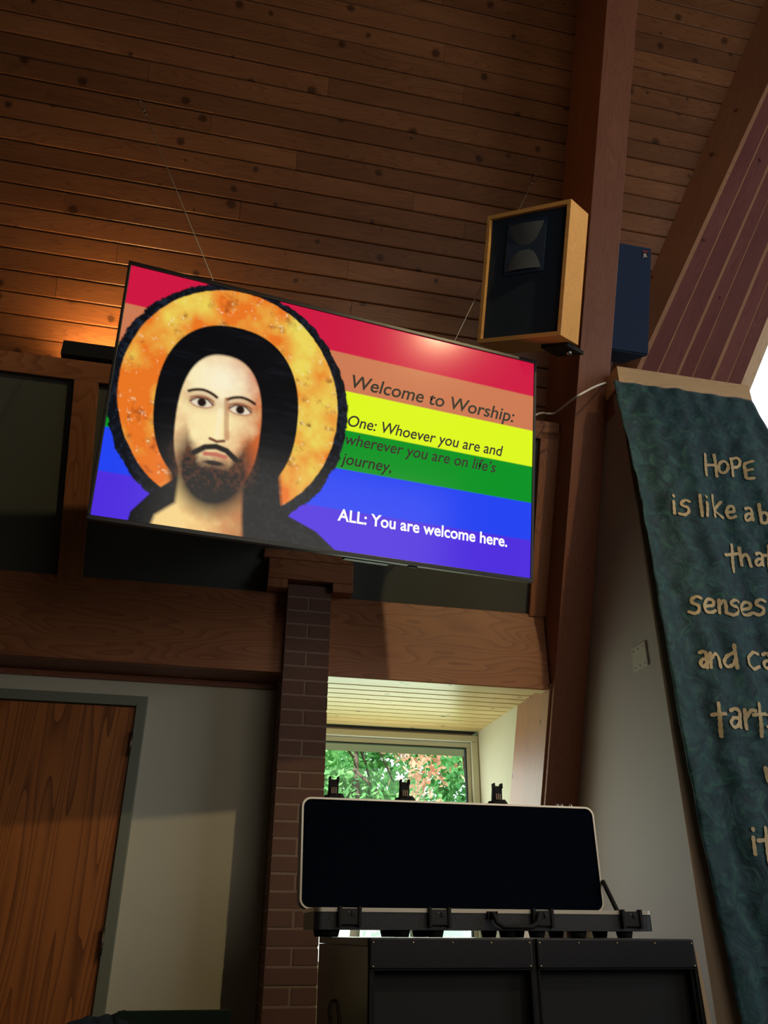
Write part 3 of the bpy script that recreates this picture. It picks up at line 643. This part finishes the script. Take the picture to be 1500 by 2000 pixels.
for px in (682, 857, 1058, 1231):
    x = onY(px, 1795, CY0)[0]
    L_ = box('latch', (x-.028, CY0-.012, cz0+.012), (x+.028, CY0, cz1-.002), M_blk, case, .002)
    for sg in (-1, 1): box('latch_rib', (x+sg*.029-.005, CY0-.018, cz0+.008), (x+sg*.029+.005, CY0, cz1+.003), M_blkm, L_, .002)
    box('latch_tongue', (x+.004, CY0-.016, cz0+.035), (x+.014, CY0-.011, cz1-.010), M_cab, L_, .001)
    lathe('rivet', [(.0025, 0), (.002, .002)], (x-.005, CY0-.012, cz1-.012), -AY, M_steel, L_, 8)
hx = [onY(p, 1795, CY0)[0] for p in (958, 1050)]
hp = [(hx[0], CY0-.004, cz1-.014), (hx[0]+.002, CY0-.022, cz0+.045), (hx[0]+.01, CY0-.028, cz0+.022), (hx[0]+.03, CY0-.03, cz0+.010), (hx[1]-.03, CY0-.03, cz0+.010), (hx[1]-.01, CY0-.028, cz0+.022), (hx[1]-.002, CY0-.022, cz0+.045), (hx[1], CY0-.004, cz1-.014)]
hd = tube('handle', hp, .0075, M_blkm, case, 10)
for x in hx:
    for k in range(4): box('handle_rib', (x-.012+k*.009, CY0-.014, cz1-.026), (x-.007+k*.009, CY0, cz1-.006), M_blkm, hd, .001)
for px in (650, 790, 857, 1000, 1058, 1140, 1231):
    x = onY(px, 1820, CY0)[0]; lathe('foot', [(.022, 0), (.026, cz0-ztop-.004), (.026, cz0-ztop)], (x, CY0+.04, ztop+.001), AZ, M_blkm, case, 14)
    lathe('foot', [(.022, 0), (.026, cz0-ztop-.004), (.026, cz0-ztop)], (x, CY1-.045, ztop+.001), AZ, M_blkm, case, 14)
# lid: opened, leaning very slightly; inside faces the viewer
ly = CY1+.004
lz0, lz1 = cz1+.002, onY(870, 1566, ly)[2]
tl, tr_, br, bl = onY(590, 1566, ly)[0], onY(1158, 1575, ly)[0], onY(1181, 1772, ly)[0], onY(585, 1772, ly)[0]
print('LID', lz0, lz1, tl, tr_, br, bl)
def lidmap(p, y): 
    v_ = (p[1]-lz0)/(lz1-lz0); a = bl+(tl-bl)*v_; b_ = br+(tr_-br)*v_; u_ = (p[0]-bl)/(br-bl); return (a+(b_-a)*u_, y, p[1])
lp = rrect(bl, br, lz0, lz1, .03, 8); li = rrect(bl+.006, br-.006, lz0+.004, lz1-.006, .026, 8)
prism('lid_shell', lp, lambda p: lidmap(p, ly+.004), lambda p: lidmap(p, ly+.075), M_case, case)
nn = len(lp); f0 = [lidmap(p, ly) for p in lp]; f1 = [lidmap(p, ly) for p in li]; f2 = [lidmap(p, ly+.012) for p in lp]; f3 = [lidmap(p, ly+.012) for p in li]
ff = []
for i in range(nn):
    j = (i+1) % nn
    ff += [(i, j, nn+j, nn+i), (i, j, 2*nn+j, 2*nn+i), (nn+i, nn+j, 3*nn+j, 3*nn+i)]
mesh('lid_rim', f0+f1+f2+f3, ff, M_alu, case)
prism('lid_foam', li, lambda p: lidmap(p, ly+.0035), lambda p: lidmap(p, ly+.02), M_foam, case)
for px in (650, 789, 970, 1103):
    x = onY(px, 1560, ly+.02)[0]; z = lz1+.002
    if px == 1103:
        for dx in (-.022, -.005, .03): lathe('latch_lug', [(.007, 0), (.006, .008), (.003, .014)], (x+dx, ly+.04, z-.002), AZ, M_steel, case, 10)
        continue
    L_ = mesh('latch', [(x-.017, ly+.01, z-.01), (x+.017, ly+.01, z-.01), (x+.017, ly+.04, z-.01), (x-.017, ly+.04, z-.01), (x-.016, ly-.0, z+.058), (x+.016, ly-.0, z+.058), (x+.016, ly+.022, z+.058), (x-.016, ly+.022, z+.058)],
        [(0, 1, 2, 3), (4, 5, 6, 7), (0, 1, 5, 4), (1, 2, 6, 5), (2, 3, 7, 6), (3, 0, 4, 7)], M_blkm, case, bevel=.003)
    for sg in (-1, 1): box('latch_ear', (x+sg*.014-.003, ly-.004, z+.05), (x+sg*.014+.003, ly+.02, z+.067), M_blkm, L_, .001)
    for k in (-1, 0, 1): box('latch_slot', (x+k*.007-.0022, ly+.0005, z+.012), (x+k*.007+.0022, ly+.004, z+.032), M_hinge, L_)
    lathe('latch_boss', [(.017, 0), (.017, .012), (.009, .024)], (x+.026, ly+.03, z-.008), AZ, M_blkm, L_, 12)
    lathe('latch_boss', [(.012, 0), (.012, .010), (.006, .018)], (x-.02, ly+.03, z-.008), AZ, M_blkm, L_, 12)
s0_ = onY(1178, 1722, ly-.002); s1_ = np.array([onY(1205, 1772, CY0+.09)[0], CY0+.09, cz1])
tube('lid_stay', [s0_, s1_], .0075, M_blkm, case, 8)
# ================================================================ black cabinet
KY0 = 2.56; kx0 = onY(718, 1900, KY0)[0]; kx1 = onY(1352, 1840, KY0)[0]; KY1 = 3.50
kb = empty('equipment_cabinet', ((kx0+kx1)/2, (KY0+KY1)/2, 0), 'wide black two-bay equipment cabinet with screwed front rails, under the instrument case', 'cabinet')
box('top_panel', (kx0, KY0+.004, ztop-.022), (kx1, KY1, ztop), M_cab, kb, .002)
mid = onY(1044, 1900, KY0)[0]
sx_l = onX(622, 1900, kx0)
prism('side_panel', [(kx0, KY0), (kx0+.02, KY0), (kx0+.02, KY1), (kx0-.0, KY1)], lambda p: (p[0], p[1], .02), lambda p: (p[0], p[1], ztop-.023), M_cabside, kb)
box('side_panel', (kx1-.02, KY0, .02), (kx1, KY1, ztop-.023), M_cabside, kb)
box('rear_panel', (kx0+.02, KY1-.02, .02), (kx1-.02, KY1-.001, ztop-.023), M_cabin, kb)
box('base_panel', (kx0+.02, KY0+.01, .02), (kx1-.02, KY1-.02, .06), M_cab, kb)
box('divider', (mid-.006, KY0-.004, .06), (mid+.006, KY1-.02, ztop-.002), M_blkm, kb)
rh = ztop-onY(880, 1892, KY0)[2]
for a, b_ in ((kx0+.004, mid-.008), (mid+.008, kx1-.004)):
    R_ = box('front_rail', (a, KY0-.014, ztop-rh), (b_, KY0, ztop-.001), M_cab, kb, .003)
    box('rail_lip', (a, KY0-.0145, ztop-rh-.003), (b_, KY0-.002, ztop-rh-.0005), M_steel if False else M_cabside, R_)
    box('recessed_panel', (a+.004, KY0+.03, .07), (b_-.004, KY0+.036, ztop-rh-.002), M_cabin, kb)
    box('edge_strip', (a, KY0-.008, .06), (a+.006, KY0, ztop-rh-.002), M_cabside, kb); box('edge_strip', (b_-.006, KY0-.008, .06), (b_, KY0, ztop-rh-.002), M_cabside, kb)
    for k in range(5): lathe('screw', [(.0032, 0), (.0026, .002)], (a+.008+(b_-a-.016)*k/4, KY0-.014, ztop-.012), -AY, M_brass, R_, 8)
    for x in (a+.008, b_-.008): lathe('screw', [(.0032, 0), (.0026, .002)], (x, KY0-.014, ztop-rh+.006), -AY, M_brass, R_, 8)
# bowed tan board leaning beside it
bo = [(kx1+.004, ztop-.018), (kx1+.012, ztop-.03), (kx1+.045, .55), (kx1+.06, .02), (kx1+.025, .02), (kx1+.015, .55)]
tag(prism('leaning_board', bo, lambda p: (p[0], KY0+.0, p[1]), lambda p: (p[0], KY0+.35, p[1]), M_ply, None), 'thin tan board leaning against the right side of the black cabinet', 'board')
# thin black lead on cabinet side
lc = [onX(x, y, kx0-.004) for x, y in ((644, 1998), (641, 1975), (645, 1956), (652, 1952), (657, 1962), (660, 1985), (662, 2010))]
tag(tube('lead', lc, .0022, M_blkm, None, 6), 'thin black lead looped against the glossy left side of the cabinet', 'cable')
# ================================================================ banner
def ban_y(x, z):
    f_ = min(1, max(0, 3.77-z)*1.6+.12)
    return YC-.055-f_*.012*sn((x-2.0)*16+z*.9)-f_*.010*sn((x-2.0)*34+z*2.2+1)-.018*max(0, 3.77-z)*.3
le = [(757, 1201), (860, 1226), (996, 1255), (1200, 1288), (1430, 1327), (1630, 1366), (1830, 1409), (1998, 1444), (2300, 1508)]
lz = [onY(x, y, YC-.06)[2] for y, x in le]; lx = [onY(x, y, YC-.06)[0] for y, x in le]
def left_x(z): return float(np.interp(-z, [-a for a in lz], lx))
def right_x(z): return 2.815+.36*(1-math.exp(-max(0, 3.768-z)*.9))
nv, nu = 150, 64; zb = lz[-1]; vv = []
rj = np.random.RandomState(9)
ph = rj.rand(40, 4)
def crush(x, z):
    r_ = 0
    for a, b_, c_, d2 in ph[:26]: r_ += sn((a-.5)*130*x+(b_-.5)*90*z+c_*6.28)*(.0006+.0007*d2)
    return r_
for j in range(nv+1):
    z = 3.770+(zb-3.770)*j/nv
    for i in range(nu+1):
        x = left_x(z)+(right_x(z)-left_x(z))*i/nu
        vv.append((x, ban_y(x, z)+crush(x, z), z))
ff = [(j*(nu+1)+i, j*(nu+1)+i+1, (j+1)*(nu+1)+i+1, (j+1)*(nu+1)+i) for j in range(nv) for i in range(nu)]
mv, nt, b = newmat('crushed green velvet'); N, L = nt.nodes, nt.links
tc = N.new('ShaderNodeTexCoord'); no = N.new('ShaderNodeTexNoise'); no.inputs['Scale'].default_value = 13; no.inputs['Detail'].default_value = 7; no.inputs['Roughness'].default_value = .62; no.inputs['Distortion'].default_value = 1.6
L.new(tc.outputs['Object'], no.inputs['Vector']); cr_ = N.new('ShaderNodeValToRGB'); L.new(no.outputs[0], cr_.inputs[0]); e = cr_.color_ramp.elements
e[0].position = .38; e[0].color = srgb(12, 50, 56); e[1].position = .72; e[1].color = srgb(60, 112, 88); k = e.new(.52); k.color = srgb(22, 70, 74)
L.new(cr_.outputs[0], b.inputs['Base Color']); b.inputs['Roughness'].default_value = .6; b.inputs['Sheen Weight'].default_value = .3; b.inputs['Sheen Roughness'].default_value = .4
bpn = N.new('ShaderNodeBump'); bpn.inputs['Strength'].default_value = .8; bpn.inputs['Distance'].default_value = .012; L.new(no.outputs[0], bpn.inputs['Height']); L.new(bpn.outputs[0], b.inputs['Normal'])
bn = empty('banner', (2.5, YC-.05, 3.77), 'long green crushed-velvet banner with hand-drawn gold lettering, hanging from the ledge', 'banner')
cloth = mesh('cloth', vv, ff, mv, bn, smooth=True); sm_ = cloth.modifiers.new('thickness', 'SOLIDIFY'); sm_.thickness = .004; sm_.offset = 1
# stroke letters
def arc(cx, cy, rx, ry, a0, a1, n=10): return [(cx+rx*cs(math.radians(a0+(a1-a0)*k/n)), cy+ry*sn(math.radians(a0+(a1-a0)*k/n))) for k in range(n+1)]
G = {'H': [[(.1, 0), (.25, .95)], [(.25, .5), (.75, .5)], [(.75, .0), (.95, 1)]], 'o': [arc(.5, .5, .45, .45, 0, 360, 16)],
 'P': [[(.05, .05), (.25, 1)], [(.05, .08)]+arc(.5, .28, .42, .26, -90, 90, 8)+[(.2, .56)]], 'E': [[(.9, .0), (.1, .12), (.3, .95), (1, .9)], [(.2, .5), (.8, .45)]],
 'i': [[(.3, .0), (.35, .04)], [(.35, .34), (.6, 1)]], 's': [[(.9, .15), (.55, .02), (.15, .2), (.25, .42), (.8, .55), (.85, .85), (.5, 1), (.05, .88)]],
 'l': [[(.3, 0), (.6, 1)]], 'k': [[(.15, 0), (.35, .95)], [(.8, .3), (.3, .65), (.95, 1)]], 'e': [[(.15, .55), (.9, .5), (.8, .1), (.35, .05), (.05, .45), (.25, .9), (.7, 1), (1, .85)]],
 'a': [[(.15, .12), (.5, .0), (.85, .15), (.95, .95)], [(.85, .5), (.4, .45), (.08, .7), (.3, .97), (.7, .9), (.88, .65)]],
 'b': [[(.1, .0), (.25, .95)], [(.2, .5), (.6, .38), (.95, .65), (.75, .95), (.25, .95)]], 't': [[(.45, 0), (.7, 1)], [(.0, .35), (1, .32)]],
 'h': [[(.05, 0), (.25, .95)], [(.2, .55), (.5, .32), (.8, .5), (.98, 1)]], 'n': [[(.05, .1), (.2, 1)], [(.15, .45), (.5, .08), (.8, .3), (.97, 1)]],
 'd': [[(.8, .3), (.3, .45), (.05, .75), (.3, .98), (.75, .85), (.85, .6)], [(.72, .0), (.97, 1)]], 'c': [[(.9, .12), (.5, .0), (.1, .3), (.15, .75), (.55, 1), (.95, .85)]],
 'r': [[(.1, .1), (.35, 1)], [(.3, .45), (.6, .1), (1, .15)]], 'w': [[(.0, .0), (.25, 1), (.5, .3), (.8, 1), (1, 0)]]}
WORDS = {'hope': 'H1373,888,1402,930 o1403,899,1423,925 P1426,894,1447,930 E1451,901,1472,938',
 'is': 'i1312,968,1322,1002 s1326,976,1347,1007', 'like': 'l1363,967,1376,1008 i1376,970,1386,1007 k1387,968,1412,1012 e1416,987,1436,1013', 'a': 'a1453,991,1470,1018', 'bird': 'b1480,985,1503,1024',
 'that': 't1417,1065,1440,1117 h1442,1070,1468,1106 a1474,1079,1491,1106 t1490,1067,1511,1119',
 'senses': 's1345,1164,1370,1199 e1373,1168,1397,1197 n1402,1170,1420,1197 s1422,1171,1445,1202 e1446,1174,1468,1202 s1470,1170,1496,1202',
 'and': 'a1365,1270,1382,1306 n1385,1273,1408,1303 d1411,1261,1440,1305', 'ca': 'c1459,1273,1483,1308 a1488,1274,1508,1308',
 'starts': 't1390,1374,1416,1438 a1423,1383,1448,1423 r1450,1383,1474,1423 t1470,1375,1495,1438 s1496,1389,1517,1425', 'w': 'w1494,1500,1520,1530', 'it': 'i1465,1619,1480,1668 t1481,1617,1510,1688'}
M_gold = plain('gold paint', srgb(226, 196, 140), .6, var=.18)
def ribbon(pts, w, vv, ff):
    # resample
    P_ = [np.array(p) for p in pts]; out = []
    for a, b_ in zip(P_, P_[1:]):
        m = max(2, int(np.linalg.norm(b_-a)/.006))
        out += [a+(b_-a)*k/m for k in range(m)]
    out.append(P_[-1])
    for _ in range(3): out = [out[0]]+[(out[i-1]+2*out[i]+out[i+1])/4 for i in range(1, len(out)-1)]+[out[-1]]
    st = len(vv)
    def add3(p): vv.append((p[0], ban_y(p[0], p[1])+crush(p[0], p[1])-.0062, p[1]))
    for i, p in enumerate(out):
        t = unit(out[min(i+1, len(out)-1)]-out[max(i-1, 0)]); n_ = np.array([-t[1], t[0]])
        ww = w*(1+.12*sn(i*1.3)); add3(p+n_*ww); add3(p-n_*ww)
    for i in range(len(out)-1): ff.append((st+2*i, st+2*i+1, st+2*i+3, st+2*i+2))
    for c, s_ in ((out[0], 1), (out[-1], -1)):
        k0 = len(vv); add3(c)
        for k in range(12): add3(c+w*np.array([cs(k*math.pi/6), sn(k*math.pi/6)]))
        ff.extend([(k0, k0+1+k, k0+1+(k+1) % 12) for k in range(12)])
for wname, spec in WORDS.items():
    vv, ff = [], []
    for tok in spec.split():
        chh = tok[0]; x0, y0, x1, y1 = map(float, tok[1:].split(','))
        for stn in G[chh]:
            pts = []
            for (a, b_) in stn:
                yy = YC-.06
                for _ in range(3): q_ = onY(x0+(x1-x0)*a, y0+(y1-y0)*b_, yy); yy = ban_y(q_[0], q_[2])-.004
                pts.append((q_[0], q_[2]))
            if len(pts) == 1: pts.append((pts[0][0]+.001, pts[0][1]))
            ribbon(pts, .0080, vv, ff)
    mesh('lettering', vv, ff, M_gold, cloth)
# ================================================================ chair and jacket
M_up = plain('dark green upholstery', srgb(18, 40, 32), .9, bump=.4, bscale=300); M_leg = plain('chair leg', srgb(60, 50, 40), .4, .8)
chy = 3.8; ctop = onY(400, 1974, chy)[2]; ccr = onY(452, 1975, chy)[0]; ccl = onY(226, 1975, chy)[0]
chr_ = empty('chair', ((ccl+ccr)/2, chy-.2, 0), 'dark green upholstered chair in front of the cream wall, only its back top showing', 'chair')
prism('backrest', rrect(ccl, ccr, .50, ctop, .012, 5), lambda p: (p[0], chy, p[1]), lambda p: (p[0], chy+.05, p[1]), M_up, chr_)
box('seat', (ccl, chy-.44, .42), (ccr, chy+.0, .48), M_up, chr_, .015)
for x in (ccl+.03, ccr-.03):
    for y in (chy-.41, chy+.02): tube('leg', [(x, y, 0.0), (x, y, .43 if y < chy-.1 else .52)], .012, M_leg, chr_, 8)
M_jk = plain('slate blue fleece', srgb(36, 46, 62), .95, bump=1, bscale=60, var=.35)
jv, jf = [], []; nu, nv = 40, 22
out_ = [(118, 2003), (140, 1994), (165, 1985), (190, 1984), (215, 1981), (235, 1974), (255, 1976), (270, 1990), (282, 2003)]
ox = [onY(x, y, chy-.02)[0] for x, y in out_]; oz = [onY(x, y, chy-.02)[2] for x, y in out_]
for j in range(nv+1):
    t = j/nv*math.pi
    for i in range(nu+1):
        u = i/nu; x = ox[0]+(ox[-1]-ox[0])*u; top = float(np.interp(x, ox, oz)); wob = .005*sn(u*31+j)+.004*sn(u*57+j*2.1)
        side = cs(t)
        yy = chy+.026+.062*(-side); dz_ = (1-sn(t))*(.30)
        jv.append((x+wob*.4, yy+wob, top-dz_-.004+wob*.5*(1 if 0 < j < nv else 0)))
jf = [(j*(nu+1)+i, j*(nu+1)+i+1, (j+1)*(nu+1)+i+1, (j+1)*(nu+1)+i) for j in range(nv) for i in range(nu)]
jk = mesh('jacket', jv, jf, M_jk, None, smooth=True); sdm = jk.modifiers.new('thickness', 'SOLIDIFY'); sdm.thickness = .008
tag(jk, 'rumpled slate-blue fleece jacket draped over the dark green chair back', 'jacket')
# ================================================================ outdoors behind window_1
M_gnd = plain('lawn', srgb(96, 150, 84), .9, var=.2); 
gnd = box('ground_outside', (-14, 5.7, -.4), (22, 40, -.3), M_gnd); gnd['kind'] = 'structure'
fa = box('trim_6', (.0, 5.52, onY(780, 1468, 5.95)[2]), (2.6, 6.02, onY(780, 1438, 5.95)[2]+.02), M_fascia, None, .004); fa['kind'] = 'structure'
def leafmat(name, cols):
    m, nt, b = newmat(name); N, L = nt.nodes, nt.links; tc = N.new('ShaderNodeTexCoord'); no = N.new('ShaderNodeTexNoise'); no.inputs['Scale'].default_value = 5; no.inputs['Detail'].default_value = 6
    L.new(tc.outputs['Object'], no.inputs['Vector']); r_ = N.new('ShaderNodeValToRGB'); L.new(no.outputs[0], r_.inputs[0]); e = r_.color_ramp.elements
    e[0].position = .35; e[0].color = cols[0]; e[1].position = .7; e[1].color = cols[1]
    L.new(r_.outputs[0], b.inputs['Base Color']); b.inputs['Roughness'].default_value = .6; b.inputs['Subsurface Weight'].default_value = 0
    ts = N.new('ShaderNodeBsdfTranslucent'); L.new(r_.outputs[0], ts.inputs[0]); mxs = N.new('ShaderNodeMixShader'); mxs.inputs[0].default_value = .55
    L.new(b.outputs[0], mxs.inputs[1]); L.new(ts.outputs[0], mxs.inputs[2]); L.new(mxs.outputs[0], N['Material Output'].inputs[0]); return m
M_l1 = leafmat('green leaves', [srgb(90, 170, 100), srgb(170, 225, 150)]); M_l2 = leafmat('bronze leaves', [srgb(210, 150, 128), srgb(245, 210, 180)]); M_l3 = leafmat('dark green leaves', [srgb(60, 130, 70), srgb(130, 190, 110)])
M_bark = plain('bark', srgb(88, 76, 64), .9, bump=1, bscale=30)
def tree(name, base, crown, n, ls, mat, label, trunk_r=.09, seed=1, clusters=26):
    r_ = np.random.RandomState(seed); o = empty(name, base, label, 'tree')
    (cx, cy, cz), (rx, ry, rz) = crown
    cc = r_.normal(size=(clusters, 3)); cc /= np.linalg.norm(cc, axis=1)[:, None]; cc *= r_.uniform(.2, 1, (clusters, 1))**.5
    cc = cc*np.array([rx, ry, rz])+np.array([cx, cy, cz]); 
    idx = r_.randint(0, clusters, n); p = cc[idx]+r_.normal(size=(n, 3))*np.array([rx, ry, rz])*.16
    a = r_.normal(size=(n, 3)); a /= np.linalg.norm(a, axis=1)[:, None]; b_ = np.cross(a, r_.normal(size=(n, 3))); b_ /= np.linalg.norm(b_, axis=1)[:, None]
    s_ = (ls*r_.uniform(.6, 1.3, n))[:, None]
    V = np.stack([p-a*s_, p-b_*s_*.45, p+a*s_, p+b_*s_*.45], 1).reshape(-1, 3); Fc = np.arange(4*n).reshape(-1, 4)
    me = bpy.data.meshes.new('foliage'); me.from_pydata([], [], []); me.vertices.add(4*n); me.vertices.foreach_set('co', (V-np.array(base)).ravel())
    me.loops.add(4*n); me.loops.foreach_set('vertex_index', Fc.ravel().astype(np.int32)); me.polygons.add(n); me.polygons.foreach_set('loop_start', np.arange(0, 4*n, 4, dtype=np.int32)); me.update(calc_edges=True)
    me.materials.append(mat); f_ = put(bpy.data.objects.new('foliage', me), Matrix.Translation(Vector(base)), o); f_['kind'] = 'stuff'
    tube('trunk', [base, (base[0]+.1, base[1], base[2]+(cz-base[2])*.5), (cx, cy, cz+rz*.3)], [trunk_r, trunk_r*.75, trunk_r*.3], M_bark, o, 8)
    for k in range(7):
        t0 = np.array([cx, cy, cz-rz*.5+.12*k*rz]); tube('branch', [t0, (t0+cc[k])/2+np.array([0, 0, .1]), cc[k]], [trunk_r*.35, trunk_r*.22, trunk_r*.08], M_bark, o, 6)
gz = -.3
def tp(x, y, Y): return onY(x, y, Y)
a = tp(690, 1540, 13); tree('leafy_tree', (a[0], 13, gz), ((a[0], 13, 4.0), (1.6, 1.1, 1.6)), 11000, .075, M_l1, 'bright green leafy tree outside, at the left side of the window', seed=4)
a = tp(800, 1540, 15); tree('leafy_tree', (a[0], 15, gz), ((a[0], 15, 4.6), (1.5, 1.0, 2.2)), 9000, .085, M_l3, 'darker green tree outside, seen in the middle of the window', seed=8)
a = tp(870, 1500, 10.5); tree('bronze_tree', (a[0]+.3, 10.5, gz), ((a[0]+.15, 10.5, 4.1), (1.15, .7, 1.25)), 7000, .062, M_l2, 'bronze-leaved tree outside, at the right side of the window', seed=6, clusters=34)
a = tp(760, 1480, 22); tree('leafy_tree', (a[0]-3.5, 22, gz), ((a[0]-3.2, 22, 5.6), (2.4, 1.0, 2.6)), 8000, .12, M_l1, 'distant pale green tree farthest left beyond the window', seed=12)
# hedge and white parked van roof low in view
hp_ = tp(640, 1830, 12)
va = empty('parked_van', (3.6, 17, gz), 'white van parked outside, only its roof showing low in the window', 'van')
z_ = onY(800, 1552, 17)[2]; M_vw = plain('white van paint', srgb(240, 240, 240), .3)
prism('body', rrect(2.3, 5.4, gz+.45, z_, .35, 6), lambda p: (p[0], 17, p[1]), lambda p: (p[0], 18.8, p[1]), M_vw, va)
prism('windscreen', [(5.38, 1.9), (5.42, 1.9), (5.42, z_-.5), (5.38, z_-.5)], lambda p: (p[0], 17.15, p[1]), lambda p: (p[0], 18.65, p[1]), M_blk, va)
for x in (3.0, 4.7): lathe('wheel', [(.38, 0), (.40, .04), (.40, .2), (.38, .24)], (x, 16.95, gz+.41), AY, M_blkm, va, 20)
